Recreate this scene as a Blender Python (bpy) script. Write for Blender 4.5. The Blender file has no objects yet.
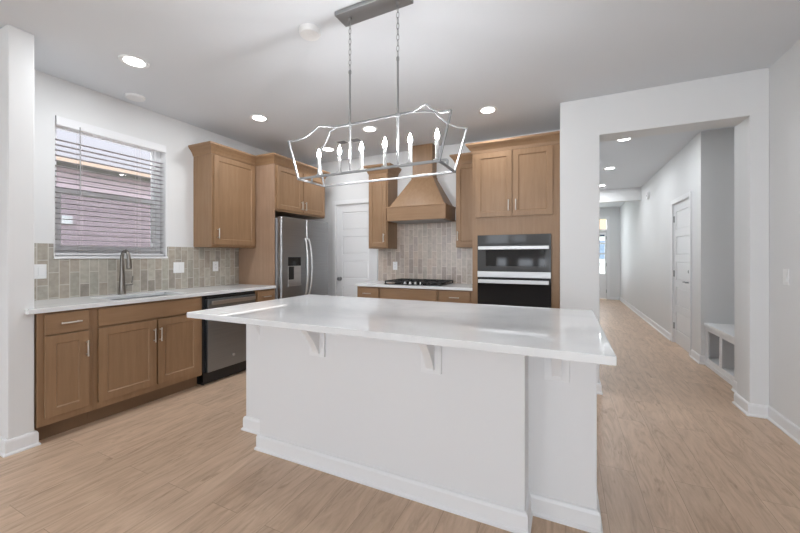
import bpy, bmesh, math, random
from mathutils import Vector, Matrix
random.seed(7)
S = bpy.context.scene
C = S.collection
R = math.radians
PI = math.pi

# ------------------------------------------------------------------ camera
cd = bpy.data.cameras.new('camera'); cam = bpy.data.objects.new('camera', cd); C.objects.link(cam)
cam.location = (0, 0, 1.254); cam.rotation_euler = (R(90), 0, R(25.24))
cd.sensor_fit = 'HORIZONTAL'; cd.sensor_width = 36; cd.lens = 352/800*36
cd.shift_y = -9.3/800; cd.clip_start = .02
S.camera = cam
# ------------------------------------------------------------------ view, world, sun, daylight
S.view_settings.view_transform = 'Standard'; S.view_settings.look = 'None'
S.view_settings.gamma = 1; S.view_settings.use_curve_mapping = False
S.view_settings.exposure = 0.0
W = bpy.data.worlds.new('sky'); S.world = W; W.use_nodes = True
bg = W.node_tree.nodes['Background']; bg.inputs[0].default_value = (.86, .92, 1, 1); bg.inputs[1].default_value = 4.8
sd = bpy.data.lights.new('sun', 'SUN'); sun = bpy.data.objects.new('sun', sd); C.objects.link(sun)
sd.energy = 12; sd.angle = R(.5); sd.color = (1, .97, .92)
sun.rotation_euler = Vector((1.95, -.27, -1.30)).to_track_quat('-Z', 'Y').to_euler()
def area(name, loc, target, sx, sy, power, color=(1, 1, 1)):
    d = bpy.data.lights.new(name, 'AREA'); d.shape = 'RECTANGLE'; d.size = sx; d.size_y = sy; d.energy = power; d.color = color
    o = bpy.data.objects.new(name, d); C.objects.link(o); o.location = loc
    o.rotation_euler = (Vector(target)-Vector(loc)).to_track_quat('-Z', 'Z').to_euler(); return o
H0 = 2.735
DAY = (.88, .945, 1)
# daylight entering through the two big windows of the living room behind the camera and the front door
area('daylight_rear_a', (-3.9, -4.75, 1.35), (-3.9, 0, 1.35), 1.7, 2.1, 18, DAY)
area('daylight_rear_b', (.45, -4.75, 1.35), (.45, 0, 1.35), 1.7, 2.1, 58, DAY)
area('daylight_entry', (.65, 12.06, 1.55), (.65, 0, 1.55), .75, 1.6, 6, DAY)
area('foyer_lamp', (.7, 10.9, H0-.05), (.7, 10.9, 0), .3, .3, 7, DAY)

# ------------------------------------------------------------------ materials
def lin(c):
    return tuple(((v/255)/12.92 if v/255 <= .04045 else ((v/255+.055)/1.055)**2.4) for v in c)+(1,)
def mat(name, col, rough=.5, metal=0, spec=.5, emit=None, es=0):
    m = bpy.data.materials.new(name); m.use_nodes = True
    b = m.node_tree.nodes['Principled BSDF']
    b.inputs['Base Color'].default_value = col if len(col) == 4 else tuple(col)+(1,)
    b.inputs['Roughness'].default_value = rough; b.inputs['Metallic'].default_value = metal
    b.inputs['Specular IOR Level'].default_value = spec
    if emit: b.inputs['Emission Color'].default_value = tuple(emit)+(1,); b.inputs['Emission Strength'].default_value = es
    return m
class NT:
    def __init__(s, m): s.t = m.node_tree; s.b = s.t.nodes['Principled BSDF']
    def n(s, typ, **k):
        x = s.t.nodes.new(typ)
        for a, v in k.items():
            if a.startswith('i_'): x.inputs[a[2:].replace('_', ' ')].default_value = v
            else: setattr(x, a, v)
        return x
    def l(s, a, b): s.t.links.new(a, b)
    def co(s, scale=(1, 1, 1), rot=(0, 0, 0)):
        tc = s.n('ShaderNodeTexCoord'); mp = s.n('ShaderNodeMapping')
        mp.inputs['Scale'].default_value = scale; mp.inputs['Rotation'].default_value = rot
        s.l(tc.outputs['Object'], mp.inputs['Vector']); return mp.outputs[0]
    def ramp(s, src, stops):
        r = s.n('ShaderNodeValToRGB'); e = r.color_ramp.elements
        e[0].position, e[0].color = stops[0]; e[1].position, e[1].color = stops[-1]
        for p, c in stops[1:-1]:
            x = e.new(p); x.color = c
        s.l(src, r.inputs[0]); return r.outputs[0]
    def mix(s, a, b, fac, mode='MIX'):
        x = s.n('ShaderNodeMix', data_type='RGBA', blend_type=mode)
        for v, i in ((fac, 0), (a, 6), (b, 7)):
            if hasattr(v, 'is_linked'): s.l(v, x.inputs[i])
            else: x.inputs[i].default_value = v
        return x.outputs[2]
    def bump(s, h, strength, dist=.002):
        x = s.n('ShaderNodeBump'); x.inputs['Strength'].default_value = strength; x.inputs['Distance'].default_value = dist
        s.l(h, x.inputs['Height']); s.l(x.outputs[0], s.b.inputs['Normal'])

def paint(name, col, rough=.55):
    m = mat(name, col, rough, spec=.3); t = NT(m)
    n = t.n('ShaderNodeTexNoise', i_Scale=220, i_Detail=3); t.l(t.co(), n.inputs['Vector'])
    t.bump(n.outputs[0], .05, .0005); return m
M_wall = paint('wall_paint', lin((227, 227, 227)))
M_ceil = paint('ceiling_paint', lin((225, 228, 232)), .8)
M_trim = paint('trim_paint', lin((234, 234, 235)), .35)
M_island = paint('island_paint', lin((228, 228, 229)), .4)

def wood(name, horiz=False, tones=((141, 111, 82), (147, 116, 87), (153, 122, 93))):
    m = mat(name, (.3, .2, .12), .42, spec=.4); t = NT(m)
    sc = (1.2, 14, 14) if horiz else (14, 14, 1.2)
    n1 = t.n('ShaderNodeTexNoise', i_Scale=2.2, i_Detail=6, i_Roughness=.6, i_Distortion=.4); t.l(t.co(sc), n1.inputs['Vector'])
    n2 = t.n('ShaderNodeTexNoise', i_Scale=3.0, i_Detail=3); t.l(t.co(), n2.inputs['Vector'])
    c1 = t.ramp(n1.outputs[0], [(.3, lin(tones[0])), (.5, lin(tones[1])), (.72, lin(tones[2]))])
    c2 = t.ramp(n2.outputs[0], [(.3, (.93, .92, .91, 1)), (.7, (1.05, 1.05, 1.05, 1))])
    t.l(t.mix(c1, c2, 1.0, 'MULTIPLY'), t.b.inputs['Base Color'])
    t.bump(n1.outputs[0], .06, .001); return m
M_wood = wood('stained_maple'); M_woodh = wood('stained_maple_rail', True)
M_veneer = wood('cool_lit_veneer_panel', tones=((152, 124, 102), (158, 130, 108), (164, 136, 114)))  # paler, greyer tones put the cooler light on this panel into its colour
M_toe = mat('dark_stained_wood', lin((122, 95, 71)), .6)

def quartz():
    m = mat('white_quartz', lin((230, 231, 232)), .05, spec=.5); t = NT(m)
    n = t.n('ShaderNodeTexNoise', i_Scale=1.6, i_Detail=8, i_Roughness=.65, i_Distortion=1.5); t.l(t.co(), n.inputs['Vector'])
    c = t.ramp(n.outputs[0], [(.38, lin((224, 225, 227))), (.5, lin((231, 232, 233))), (.7, lin((235, 236, 236)))])
    t.l(c, t.b.inputs['Base Color']); return m
M_quartz = quartz()

def floor_mat():
    m = mat('oak_plank', (.4, .3, .2), .38, spec=.35); t = NT(m)
    tc = t.n('ShaderNodeTexCoord'); sep = t.n('ShaderNodeSeparateXYZ'); t.l(tc.outputs['Object'], sep.inputs[0])
    cmb = t.n('ShaderNodeCombineXYZ'); t.l(sep.outputs[1], cmb.inputs[0]); t.l(sep.outputs[0], cmb.inputs[1])
    def brick(c1, c2, mo):
        b = t.n('ShaderNodeTexBrick', i_Color1=c1, i_Color2=c2, i_Mortar=mo, i_Scale=1.0, i_Mortar_Size=.0012, i_Mortar_Smooth=.3, i_Bias=0.0, i_Brick_Width=1.22, i_Row_Height=.182)
        b.offset = .37; b.offset_frequency = 2; t.l(cmb.outputs[0], b.inputs['Vector']); return b
    rnd = brick((0, 0, 0, 1), (1, 1, 1, 1), (.5, .5, .5, 1))
    off = t.n('ShaderNodeVectorMath', operation='SCALE'); t.l(rnd.outputs['Color'], off.inputs[0]); off.inputs['Scale'].default_value = 17
    add = t.n('ShaderNodeVectorMath', operation='ADD'); t.l(tc.outputs['Object'], add.inputs[0]); t.l(off.outputs[0], add.inputs[1])
    def noise(sc, scale, det, dist=0, rough=.6):
        mp = t.n('ShaderNodeMapping'); mp.inputs['Scale'].default_value = sc; t.l(add.outputs[0], mp.inputs[0])
        n = t.n('ShaderNodeTexNoise', i_Scale=scale, i_Detail=det, i_Distortion=dist, i_Roughness=rough); t.l(mp.outputs[0], n.inputs['Vector']); return n.outputs[0]
    g1 = noise((7, 1.1, 1), 2.0, 8, 2.2, .62); g2 = noise((45, 3.5, 1), 2.0, 4); g3 = noise((11, 2.6, 1), 1.5, 3, .8)
    base = t.ramp(g1, [(.28, lin((178, 151, 127))), (.5, lin((204, 176, 151))), (.74, lin((217, 190, 165)))])
    fine = t.ramp(g2, [(.3, (.94, .935, .93, 1)), (.7, (1.03, 1.03, 1.03, 1))])
    knot = t.ramp(g3, [(.62, (1, 1, 1, 1)), (.74, (.74, .70, .66, 1))])
    tone = t.ramp(rnd.outputs['Color'], [(0, (.93, .925, .92, 1)), (1, (1.05, 1.05, 1.05, 1))])
    c = t.mix(base, fine, 1.0, 'MULTIPLY'); c = t.mix(c, knot, 1.0, 'MULTIPLY'); c = t.mix(c, tone, 1.0, 'MULTIPLY')
    c = t.mix(c, lin((158, 132, 110)), rnd.outputs['Fac'])
    t.l(c, t.b.inputs['Base Color']); t.bump(g2, .04, .0006); return m
M_floor = floor_mat()

def tile_mat(name, axis, tint):
    m = mat(name, (.5, .5, .45), .25, spec=.5); t = NT(m)
    tc = t.n('ShaderNodeTexCoord'); sep = t.n('ShaderNodeSeparateXYZ'); t.l(tc.outputs['Object'], sep.inputs[0])
    cmb = t.n('ShaderNodeCombineXYZ'); t.l(sep.outputs[2], cmb.inputs[0]); t.l(sep.outputs[axis], cmb.inputs[1])
    b = t.n('ShaderNodeTexBrick', i_Color1=(0, 0, 0, 1), i_Color2=(1, 1, 1, 1), i_Mortar=(.5, .5, .5, 1), i_Scale=1.0, i_Mortar_Size=.0028, i_Mortar_Smooth=.2, i_Bias=0.0, i_Brick_Width=.205, i_Row_Height=.068)
    b.offset = .5; b.offset_frequency = 2; t.l(cmb.outputs[0], b.inputs['Vector'])
    n = t.n('ShaderNodeTexNoise', i_Scale=26, i_Detail=4); t.l(t.co(), n.inputs['Vector'])
    T = lambda c: lin(tuple(min(255, a*k) for a, k in zip(c, tint)))
    base = t.ramp(b.outputs['Color'], [(0, T((150, 144, 136))), (.3, T((178, 168, 155))), (.55, T((168, 165, 154))), (.8, T((186, 180, 168))), (1, T((162, 156, 148)))])
    mot = t.ramp(n.outputs[0], [(.3, (.86, .86, .86, 1)), (.7, (1.08, 1.08, 1.08, 1))])
    c = t.mix(base, mot, 1.0, 'MULTIPLY'); c = t.mix(c, T((205, 200, 190)), b.outputs['Fac'])
    t.l(c, t.b.inputs['Base Color'])
    inv = t.n('ShaderNodeMath', operation='SUBTRACT'); inv.inputs[0].default_value = 1; t.l(b.outputs['Fac'], inv.inputs[1])
    t.bump(inv.outputs[0], .35, .002); return m
M_tileL = tile_mat('glazed_tile_sink_wall', 1, (1, 1, 1)); M_tileB = tile_mat('glazed_tile_range_wall', 0, (1.07, 1.03, 1.03))

def steel(name, col, rough, sc=(2, 2, 300)):
    m = mat(name, col, rough, 1.0); t = NT(m)
    n = t.n('ShaderNodeTexNoise', i_Scale=1.0, i_Detail=2); t.l(t.co(sc), n.inputs['Vector'])
    c = t.ramp(n.outputs[0], [(.3, tuple(v*.93 for v in col[:3])+(1,)), (.7, tuple(min(1, v*1.05) for v in col[:3])+(1,))])
    t.l(c, t.b.inputs['Base Color']); return m
M_steel = steel('brushed_stainless', (.32, .355, .395, 1), .33)
M_fridge = steel('fridge_stainless', (.36, .365, .368, 1), .36)
M_steell = steel('bright_stainless', (.66, .66, .66, 1), .3)
M_bar = steel('satin_stainless_bar', (.58, .585, .59, 1), .5)
M_nickel = mat('brushed_nickel', (.62, .59, .55, 1), .32, 1.0)
M_faucet = mat('spot_resist_nickel', (.29, .275, .255, 1), .28, 1.0)
M_silver = mat('brushed_silver', (.37, .375, .38, 1), .5, 1.0)
M_black = mat('black_plastic', (.012, .012, .013, 1), .4)
M_iron = mat('black_cast_iron', (.018, .018, .018, 1), .55)
M_bglass = mat('black_oven_glass', (.006, .006, .007, 1), .06, spec=.6)
M_mwglass = mat('grey_oven_glass', (.075, .076, .077, 1), .07, spec=.35)
M_gray = mat('grey_plastic', (.35, .35, .36, 1), .4)
M_plate = mat('white_switch_plate', lin((240, 240, 240)), .35)
M_vinyl = mat('white_vinyl', lin((238, 239, 241)), .35)
M_slat = mat('white_blind_slat', lin((236, 236, 238)), .4)
M_louvre = mat('backlit_shade_slat', lin((160, 154, 157)), .45)  # white slats; the grey puts their backlit shade into the colour
M_cord = mat('blind_cord', lin((214, 205, 205)), .7)
M_ring = mat('light_trim_white', lin((238, 238, 238)), .4)
M_lens = mat('lit_lens', (1, 1, 1, 1), .4, emit=(1, .98, .96), es=14)
M_bulb = mat('lit_bulb', (1, 1, 1, 1), .3, emit=(.97, .98, 1), es=560)
M_sleeve = mat('candle_sleeve', lin((190, 190, 189)), .45)
M_dark = mat('dark_gap', (.02, .02, .02, 1), .7)
M_vent = mat('vent_dark', (.12, .12, .12, 1), .7)
def glass(name, tint=1.0):
    m = bpy.data.materials.new(name); m.use_nodes = True; nt = m.node_tree; nt.nodes.remove(nt.nodes['Principled BSDF'])
    tr = nt.nodes.new('ShaderNodeBsdfTransparent'); tr.inputs[0].default_value = (tint, tint, tint, 1)
    gl = nt.nodes.new('ShaderNodeBsdfGlossy'); gl.inputs['Roughness'].default_value = .02
    fr = nt.nodes.new('ShaderNodeFresnel'); fr.inputs[0].default_value = 1.2
    mx = nt.nodes.new('ShaderNodeMixShader'); nt.links.new(fr.outputs[0], mx.inputs[0]); nt.links.new(tr.outputs[0], mx.inputs[1]); nt.links.new(gl.outputs[0], mx.inputs[2])
    nt.links.new(mx.outputs[0], nt.nodes['Material Output'].inputs[0]); return m
M_glass = glass('window_glass', .96)
def screen():
    m = bpy.data.materials.new('insect_screen'); m.use_nodes = True; nt = m.node_tree; nt.nodes.remove(nt.nodes['Principled BSDF'])
    tr = nt.nodes.new('ShaderNodeBsdfTransparent'); df = nt.nodes.new('ShaderNodeBsdfDiffuse'); df.inputs[0].default_value = (.06, .05, .055, 1)
    mx = nt.nodes.new('ShaderNodeMixShader'); mx.inputs[0].default_value = .28
    nt.links.new(tr.outputs[0], mx.inputs[1]); nt.links.new(df.outputs[0], mx.inputs[2]); nt.links.new(mx.outputs[0], nt.nodes['Material Output'].inputs[0]); return m
M_screen = screen()
def siding():
    m = mat('neighbour_siding', lin((214, 202, 210)), .7); t = NT(m)
    tc = t.n('ShaderNodeTexCoord'); sep = t.n('ShaderNodeSeparateXYZ'); t.l(tc.outputs['Object'], sep.inputs[0])
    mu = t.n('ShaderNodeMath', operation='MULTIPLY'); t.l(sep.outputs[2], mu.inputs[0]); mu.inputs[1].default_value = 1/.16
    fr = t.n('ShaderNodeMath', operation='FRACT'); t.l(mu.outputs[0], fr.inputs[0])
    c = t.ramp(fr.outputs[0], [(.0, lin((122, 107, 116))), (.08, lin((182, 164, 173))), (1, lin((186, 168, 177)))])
    t.l(c, t.b.inputs['Base Color']); return m
M_siding = siding()
M_roof = mat('shingle_roof', lin((132, 129, 132)), .9); M_soffit = mat('wooden_fascia', lin((168, 146, 130)), .7)
M_litwin = mat('lit_window', (1, 1, 1, 1), .4, emit=(1, 1, .98), es=3)
M_grass = mat('lawn', lin((120, 135, 90)), .9); M_blue = mat('blue_siding', lin((120, 135, 160)), .8)
M_orange = mat('tan_gable', lin((196, 164, 140)), .8); M_navy = mat('navy_shutter', lin((40, 50, 85)), .7); M_whites = mat('white_siding', lin((235, 236, 240)), .7)

# ------------------------------------------------------------------ mesh helpers
def BM(): return bmesh.new()
def box(bm, x0, x1, y0, y1, z0, z1):
    v = [bm.verts.new(p) for p in ((x0, y0, z0), (x1, y0, z0), (x1, y1, z0), (x0, y1, z0), (x0, y0, z1), (x1, y0, z1), (x1, y1, z1), (x0, y1, z1))]
    for f in ((0, 3, 2, 1), (4, 5, 6, 7), (0, 1, 5, 4), (1, 2, 6, 5), (2, 3, 7, 6), (3, 0, 4, 7)): bm.faces.new([v[i] for i in f])
    return bm
def frame_of(d):
    d = d.normalized(); a = Vector((0, 0, 1)) if abs(d.z) < .9 else Vector((1, 0, 0))
    u = d.cross(a).normalized(); return u, d.cross(u)
def tube(bm, pts, r, seg=10, caps=True, closed=False):
    pts = [Vector(p) for p in pts]; n = len(pts); rr = r if isinstance(r, (list, tuple)) else [r]*n
    rings = []; pu = None
    for i, p in enumerate(pts):
        if closed: d = pts[(i+1) % n]-pts[i-1]
        else: d = pts[min(i+1, n-1)]-pts[max(i-1, 0)]
        d = d.normalized()
        if pu is None: u, w = frame_of(d)
        else:
            u = (pu-d*pu.dot(d)).normalized(); w = d.cross(u)
        pu = u
        rings.append([bm.verts.new(p+(u*math.cos(2*PI*k/seg)+w*math.sin(2*PI*k/seg))*rr[i]) for k in range(seg)])
    m = n if closed else n-1
    for i in range(m):
        a, b = rings[i], rings[(i+1) % n]
        for k in range(seg): bm.faces.new((a[k], a[(k+1) % seg], b[(k+1) % seg], b[k]))
    if caps and not closed:
        bm.faces.new(rings[0][::-1]); bm.faces.new(rings[-1])
    return bm
def cyl(bm, a, b, r, seg=20): return tube(bm, [a, b], r, seg)
def lathe(bm, prof, center=(0, 0, 0), axis='Z', seg=24):
    c = Vector(center); rings = []
    def put(r, h, k):
        x, y = r*math.cos(2*PI*k/seg), r*math.sin(2*PI*k/seg)
        return c+(Vector((x, y, h)) if axis == 'Z' else Vector((h, x, y)) if axis == 'X' else Vector((y, h, x)))
    for r, h in prof:
        rings.append([bm.verts.new(put(max(r, 1e-5), h, k)) for k in range(seg)])
    for a, b in zip(rings, rings[1:]):
        for k in range(seg): bm.faces.new((a[k], a[(k+1) % seg], b[(k+1) % seg], b[k]))
    bm.faces.new(rings[0][::-1]); bm.faces.new(rings[-1]); return bm
def sqbar(bm, a, b, w, h=None, up=Vector((0, 0, 1))):
    h = h or w; a = Vector(a); b = Vector(b); d = (b-a).normalized()
    if abs(d.dot(up)) > .95: up = Vector((1, 0, 0))
    s = d.cross(up).normalized(); t = s.cross(d)
    vs = []
    for p in (a, b):
        vs.append([bm.verts.new(p+s*i*w/2+t*j*h/2) for i, j in ((-1, -1), (1, -1), (1, 1), (-1, 1))])
    for k in range(4): bm.faces.new((vs[0][k], vs[0][(k+1) % 4], vs[1][(k+1) % 4], vs[1][k]))
    bm.faces.new(vs[0][::-1]); bm.faces.new(vs[1]); return bm
def sweep(bm, path, prof):
    """profile (out, z) carried along a floor-plan path; out is the right-hand side of travel; corners mitred"""
    P = [Vector(p) for p in path]; rings = []
    for i, p in enumerate(P):
        ns = []
        if i > 0: d = (P[i]-P[i-1]).normalized(); ns.append(Vector((d.y, -d.x)))
        if i < len(P)-1: d = (P[i+1]-P[i]).normalized(); ns.append(Vector((d.y, -d.x)))
        m = ns[0] if len(ns) == 1 else (ns[0]+ns[1])/(1+ns[0].dot(ns[1]))
        rings.append([bm.verts.new((p.x+m.x*o, p.y+m.y*o, z)) for o, z in prof])
    k = len(prof)
    for a, b in zip(rings, rings[1:]):
        for j in range(k): bm.faces.new((a[j], a[(j+1) % k], b[(j+1) % k], b[j]))
    bm.faces.new(rings[0][::-1]); bm.faces.new(rings[-1]); return bm
def prism(bm, poly, fn, t0, t1):
    a = [bm.verts.new(fn(p, t0)) for p in poly]; b = [bm.verts.new(fn(p, t1)) for p in poly]; n = len(poly)
    for i in range(n): bm.faces.new((a[i], a[(i+1) % n], b[(i+1) % n], b[i]))
    bm.faces.new(a[::-1]); bm.faces.new(b); return bm
def obj(name, bm, m, parent=None, bevel=0, smooth=False, seg=2):
    bmesh.ops.recalc_face_normals(bm, faces=bm.faces)
    me = bpy.data.meshes.new(name); bm.to_mesh(me); bm.free()
    o = bpy.data.objects.new(name, me); C.objects.link(o); me.materials.append(m)
    if parent: o.parent = parent
    if smooth:
        for p in me.polygons: p.use_smooth = True
        me.set_sharp_from_angle(angle=R(40))
    if bevel:
        b = o.modifiers.new('bevel', 'BEVEL'); b.width = bevel; b.segments = seg; b.limit_method = 'ANGLE'; b.angle_limit = R(40); b.use_clamp_overlap = True
    return o
def thing(name, label, cat, loc=(0, 0, 0), rz=0, group=None):
    o = bpy.data.objects.new(name, None); C.objects.link(o); o.location = loc; o.rotation_euler = (0, 0, rz); o.empty_display_size = .1
    return tag(o, label, cat, group)
def tag(o, label, cat, group=None):
    o['label'] = label; o['category'] = cat
    if group: o['group'] = group
    return o
def struct(name, bm, m, label=None, cat=None, **k):
    o = obj(name, bm, m, **k); o['kind'] = 'structure'
    if label: o['label'] = label; o['category'] = cat or 'wall'
    return o
def wallbm(bm, axis, t0, t1, a0, a1, z0, z1, holes=()):
    """slab wall; axis 'x' = constant-x slab running in y. holes: (a0,a1,z0,z1)"""
    A = sorted({a0, a1, *[h[0] for h in holes], *[h[1] for h in holes]}); Z = sorted({z0, z1, *[h[2] for h in holes], *[h[3] for h in holes]})
    A = [a for a in A if a0 <= a <= a1]; Z = [z for z in Z if z0 <= z <= z1]
    for p, q in zip(A, A[1:]):
        for u, v in zip(Z, Z[1:]):
            if any(h[0] < (p+q)/2 < h[1] and h[2] < (u+v)/2 < h[3] for h in holes): continue
            if axis == 'x': box(bm, t0, t1, p, q, u, v)
            else: box(bm, p, q, t0, t1, u, v)
    bmesh.ops.remove_doubles(bm, verts=bm.verts, dist=1e-5)
    # drop the doubled interior faces so the wall is one shell
    seen = {}
    for f in list(bm.faces):
        k = tuple(sorted(v.index for v in f.verts)) if False else tuple(sorted((round(v.co.x, 4), round(v.co.y, 4), round(v.co.z, 4)) for v in f.verts))
        seen.setdefault(k, []).append(f)
    dead = [f for fs in seen.values() if len(fs) > 1 for f in fs]
    bmesh.ops.delete(bm, geom=dead, context='FACES'); return bm

# ------------------------------------------------------------------ plan dimensions
H = 2.735; LW = -3.79; BW = 4.48; RW = 1.435
WY0, WY1, WZ0, WZ1 = 1.405, 2.289, 1.262, 2.419            # kitchen window hole
HY0, HY1 = 3.707, 3.94                                     # wall between kitchen and hall
# ------------------------------------------------------------------ floor, ceiling, walls
b = BM(); box(b, -6.0, 2.2, -4.9, 1.083, -.1, 0); box(b, LW-.19, 2.2, 1.083, 12.25, -.1, 0); struct('floor', b, M_floor, 'light oak plank floor running through kitchen and hall', 'floor')
b = BM(); box(b, -6.12, 2.2, -4.9, 1.083, H, H+.12); box(b, LW-.19, 2.2, 1.083, 12.25, H, H+.12); struct('ceiling', b, M_ceil, 'flat white painted ceiling', 'ceiling')
b = BM(); wallbm(b, 'x', LW-.19, LW, 1.083, BW+.12, 0, H, [(WY0, WY1, WZ0, WZ1)]); struct('wall_left', b, M_wall)
b = BM(); wallbm(b, 'y', BW, BW+.12, LW, -.05, 0, H, [(-3.20, -2.525, 0, 2.06)]); struct('wall_back', b, M_wall)
b = BM(); wallbm(b, 'y', HY0, HY1, -.052, RW, 0, H, [(.28, 1.318, 0, 2.376)]); struct('wall_opening', b, M_wall, bevel=.006)
b = BM(); box(b, -6.0, -3.2, .957, 1.083, 0, H); struct('wall_stub', b, M_wall, bevel=.006)
b = BM(); wallbm(b, 'x', RW, RW+.12, -4.9, 3.94, 0, H); struct('wall_right', b, M_wall)
b = BM(); wallbm(b, 'x', -6.12, -6.0, -4.9, 1.083, 0, H); struct('wall_far_left', b, M_wall)
b = BM(); wallbm(b, 'y', -4.9, -4.78, -6, RW, 0, H, [(-4.75, -3.05, .3, 2.4), (-.4, 1.3, .3, 2.4), (-2.5, -1.78, 1.74, 2.12), (-1.62, -1.25, 1.78, 1.98), (-2.15, -1.85, .95, 1.22), (-1.45, -1.0, .95, 1.18), (-.8, -.5, .95, 1.2)]); struct('wall_rear', b, M_wall)
# hall
GY0, GY1 = 5.64, 6.43                                      # door in the hall wall
b = BM(); wallbm(b, 'x', RW, RW+.12, HY1, 4.34, 0, H); box(b, RW+.12, 2.12, 4.22, 4.34, 0, H); struct('wall_hall_near', b, M_wall)
b = BM(); wallbm(b, 'x', RW, RW+.12, 5.256, 12.1, 0, H, [(GY0, GY1, 0, 2.03)]); struct('wall_hall_right', b, M_wall)
b = BM(); box(b, 2.0, 2.12, 4.34, 5.256, 0, H); box(b, RW+.12, 2.12, 5.256, 5.376, 0, H); struct('wall_alcove', b, M_wall)
b = BM(); box(b, -.052, .06, HY1, 12.1, 0, H); struct('wall_hall_left', b, M_wall)
b = BM(); wallbm(b, 'y', 12.1, 12.25, -.05, RW+.12, 0, H, [(.19, 1.10, 0, 2.04), (.19, 1.10, 2.09, 2.40)]); struct('wall_hall_end', b, M_wall)
b = BM(); box(b, .06, RW, 8.87, 9.0, 2.46, H); struct('wall_hall_header', b, M_wall)
# baseboards
BB = [(0, 0), (.024, 0), (.024, .010), (.015, .019), (.015, .080), (.010, .094), (0, .098)]
def baseboard(name, *paths):
    b = BM()
    for p in paths: sweep(b, p, BB)
    o = struct(name, b, M_trim); return o
baseboard('baseboard_stub', [(-6, .957), (-3.2, .957), (-3.2, 1.083), (-3.258, 1.083)])
baseboard('baseboard_opening', [(-.052, 3.72), (-.052, HY0), (.28, HY0), (.28, HY1), (.1, HY1)][1:] , [(1.42, HY1), (1.318, HY1), (1.318, HY0), (RW, HY0), (RW, -4.7)])
baseboard('baseboard_hall', [(2.0, 5.256), (RW, 5.256)][1:] + [(RW, 5.256-.0)] if False else [(RW, GY0-.07), (RW, 5.256), (RW+.045, 5.256)][::-1][::-1], [(RW, 4.34), (RW, HY1+.03)], [(RW, 12.08), (RW, GY1+.07)], [(1.19, 12.1), (RW-.02, 12.1)])

# ------------------------------------------------------------------ backsplashes
b = BM(); T0, T1 = LW, LW+.009
wallbm(b, 'x', T0, T1, 1.083, 3.192, .914, 1.365, [(WY0-.012, WY1+.012, WZ0-.022, 1.5)]); struct('wall_backsplash_left', b, M_tileL, 'grey beige vertical tile backsplash behind the sink', 'backsplash')
b = BM(); wallbm(b, 'y', BW-.009, BW, -2.455, -.93, .914, 1.74, [(-2.46, -2.15, 1.372, 1.75), (-1.215, -.9, 1.372, 1.75)])
struct('wall_backsplash_back', b, M_tileB, 'grey beige vertical tile backsplash behind the cooktop', 'backsplash')

# ------------------------------------------------------------------ window 1 (over the sink)
b = BM()
X0, X1 = LW-.17, LW-.095; fw = .045
wallbm(b, 'x', X0, X1, WY0, WY1, WZ0, WZ1, [(WY0+fw, WY1-fw, WZ0+.05, WZ1-.035)])
win = struct('window_1', b, M_vinyl, 'white vinyl kitchen window over the sink', 'window', bevel=.003)
def sash(name, z0, z1, xa, xb, st):
    b = BM()
    wallbm(b, 'x', xa, xb, WY0+fw, WY1-fw, z0, z1, [(WY0+fw+st, WY1-fw-st, z0+.04, z1-(.024 if z1 > 2 else .04))])
    s = obj(name, b, M_vinyl, win, bevel=.003)
    b = BM(); box(b, (xa+xb)/2-.003, (xa+xb)/2+.003, WY0+fw+st-.004, WY1-fw-st+.004, z0+.036, z1-.02); obj('window_pane', b, M_glass, s)
sash('upper_sash', 1.80, WZ1-.035, X0+.005, X0+.035, .012)
sash('lower_sash', WZ0+.05, 1.845, X0+.038, X0+.07, .032)
b = BM(); box(b, X0+.001, X0+.003, WY0+fw, WY1-fw, WZ0+.05, 1.80); obj('insect_screen', b, M_screen, win)
b = BM(); box(b, LW-.095, LW+.018, WY0-.012, WY1+.012, WZ0-.022, WZ0); struct('trim_1', b, M_trim, 'white window sill above sink backsplash', 'sill', bevel=.003)

# ------------------------------------------------------------------ window blind
bl = thing('window_blind', 'white horizontal slat blind lowered over the kitchen window', 'blind', (LW-.045, (WY0+WY1)/2, WZ0))
hw = (WY1-WY0)/2-.008; hh = WZ1-WZ0
b = BM(); box(b, .01, .06, -hw-.004, hw+.004, hh-.075, hh-.002); box(b, -.03, .01, -hw, hw, hh-.05, hh-.004); obj('valance', b, M_slat, bl, bevel=.004)
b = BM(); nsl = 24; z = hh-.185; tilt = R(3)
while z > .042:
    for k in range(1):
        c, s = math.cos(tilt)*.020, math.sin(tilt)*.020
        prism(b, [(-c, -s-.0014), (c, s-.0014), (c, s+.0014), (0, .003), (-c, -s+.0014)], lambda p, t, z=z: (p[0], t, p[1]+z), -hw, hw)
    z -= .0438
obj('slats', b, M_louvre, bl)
b = BM(); box(b, -.025, .025, -hw, hw, .006, .026); obj('bottom_rail', b, M_slat, bl, bevel=.003)
for y in (-hw+.17, hw-.24):
    b = BM(); cyl(b, (.027, y, .02), (.027, y, hh-.06), .0011, 6); cyl(b, (-.027, y, .02), (-.027, y, hh-.06), .0011, 6); cyl(b, (.027, y+.012, .02), (.027, y+.012, hh-.06), .0009, 6); obj('ladder_cord', b, M_cord, bl)
b = BM(); cyl(b, (.062, -hw+.15, hh-.05), (.064, -hw+.15, .52), .004, 8); obj('tilt_wand', b, M_gray, bl, smooth=True)

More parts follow.
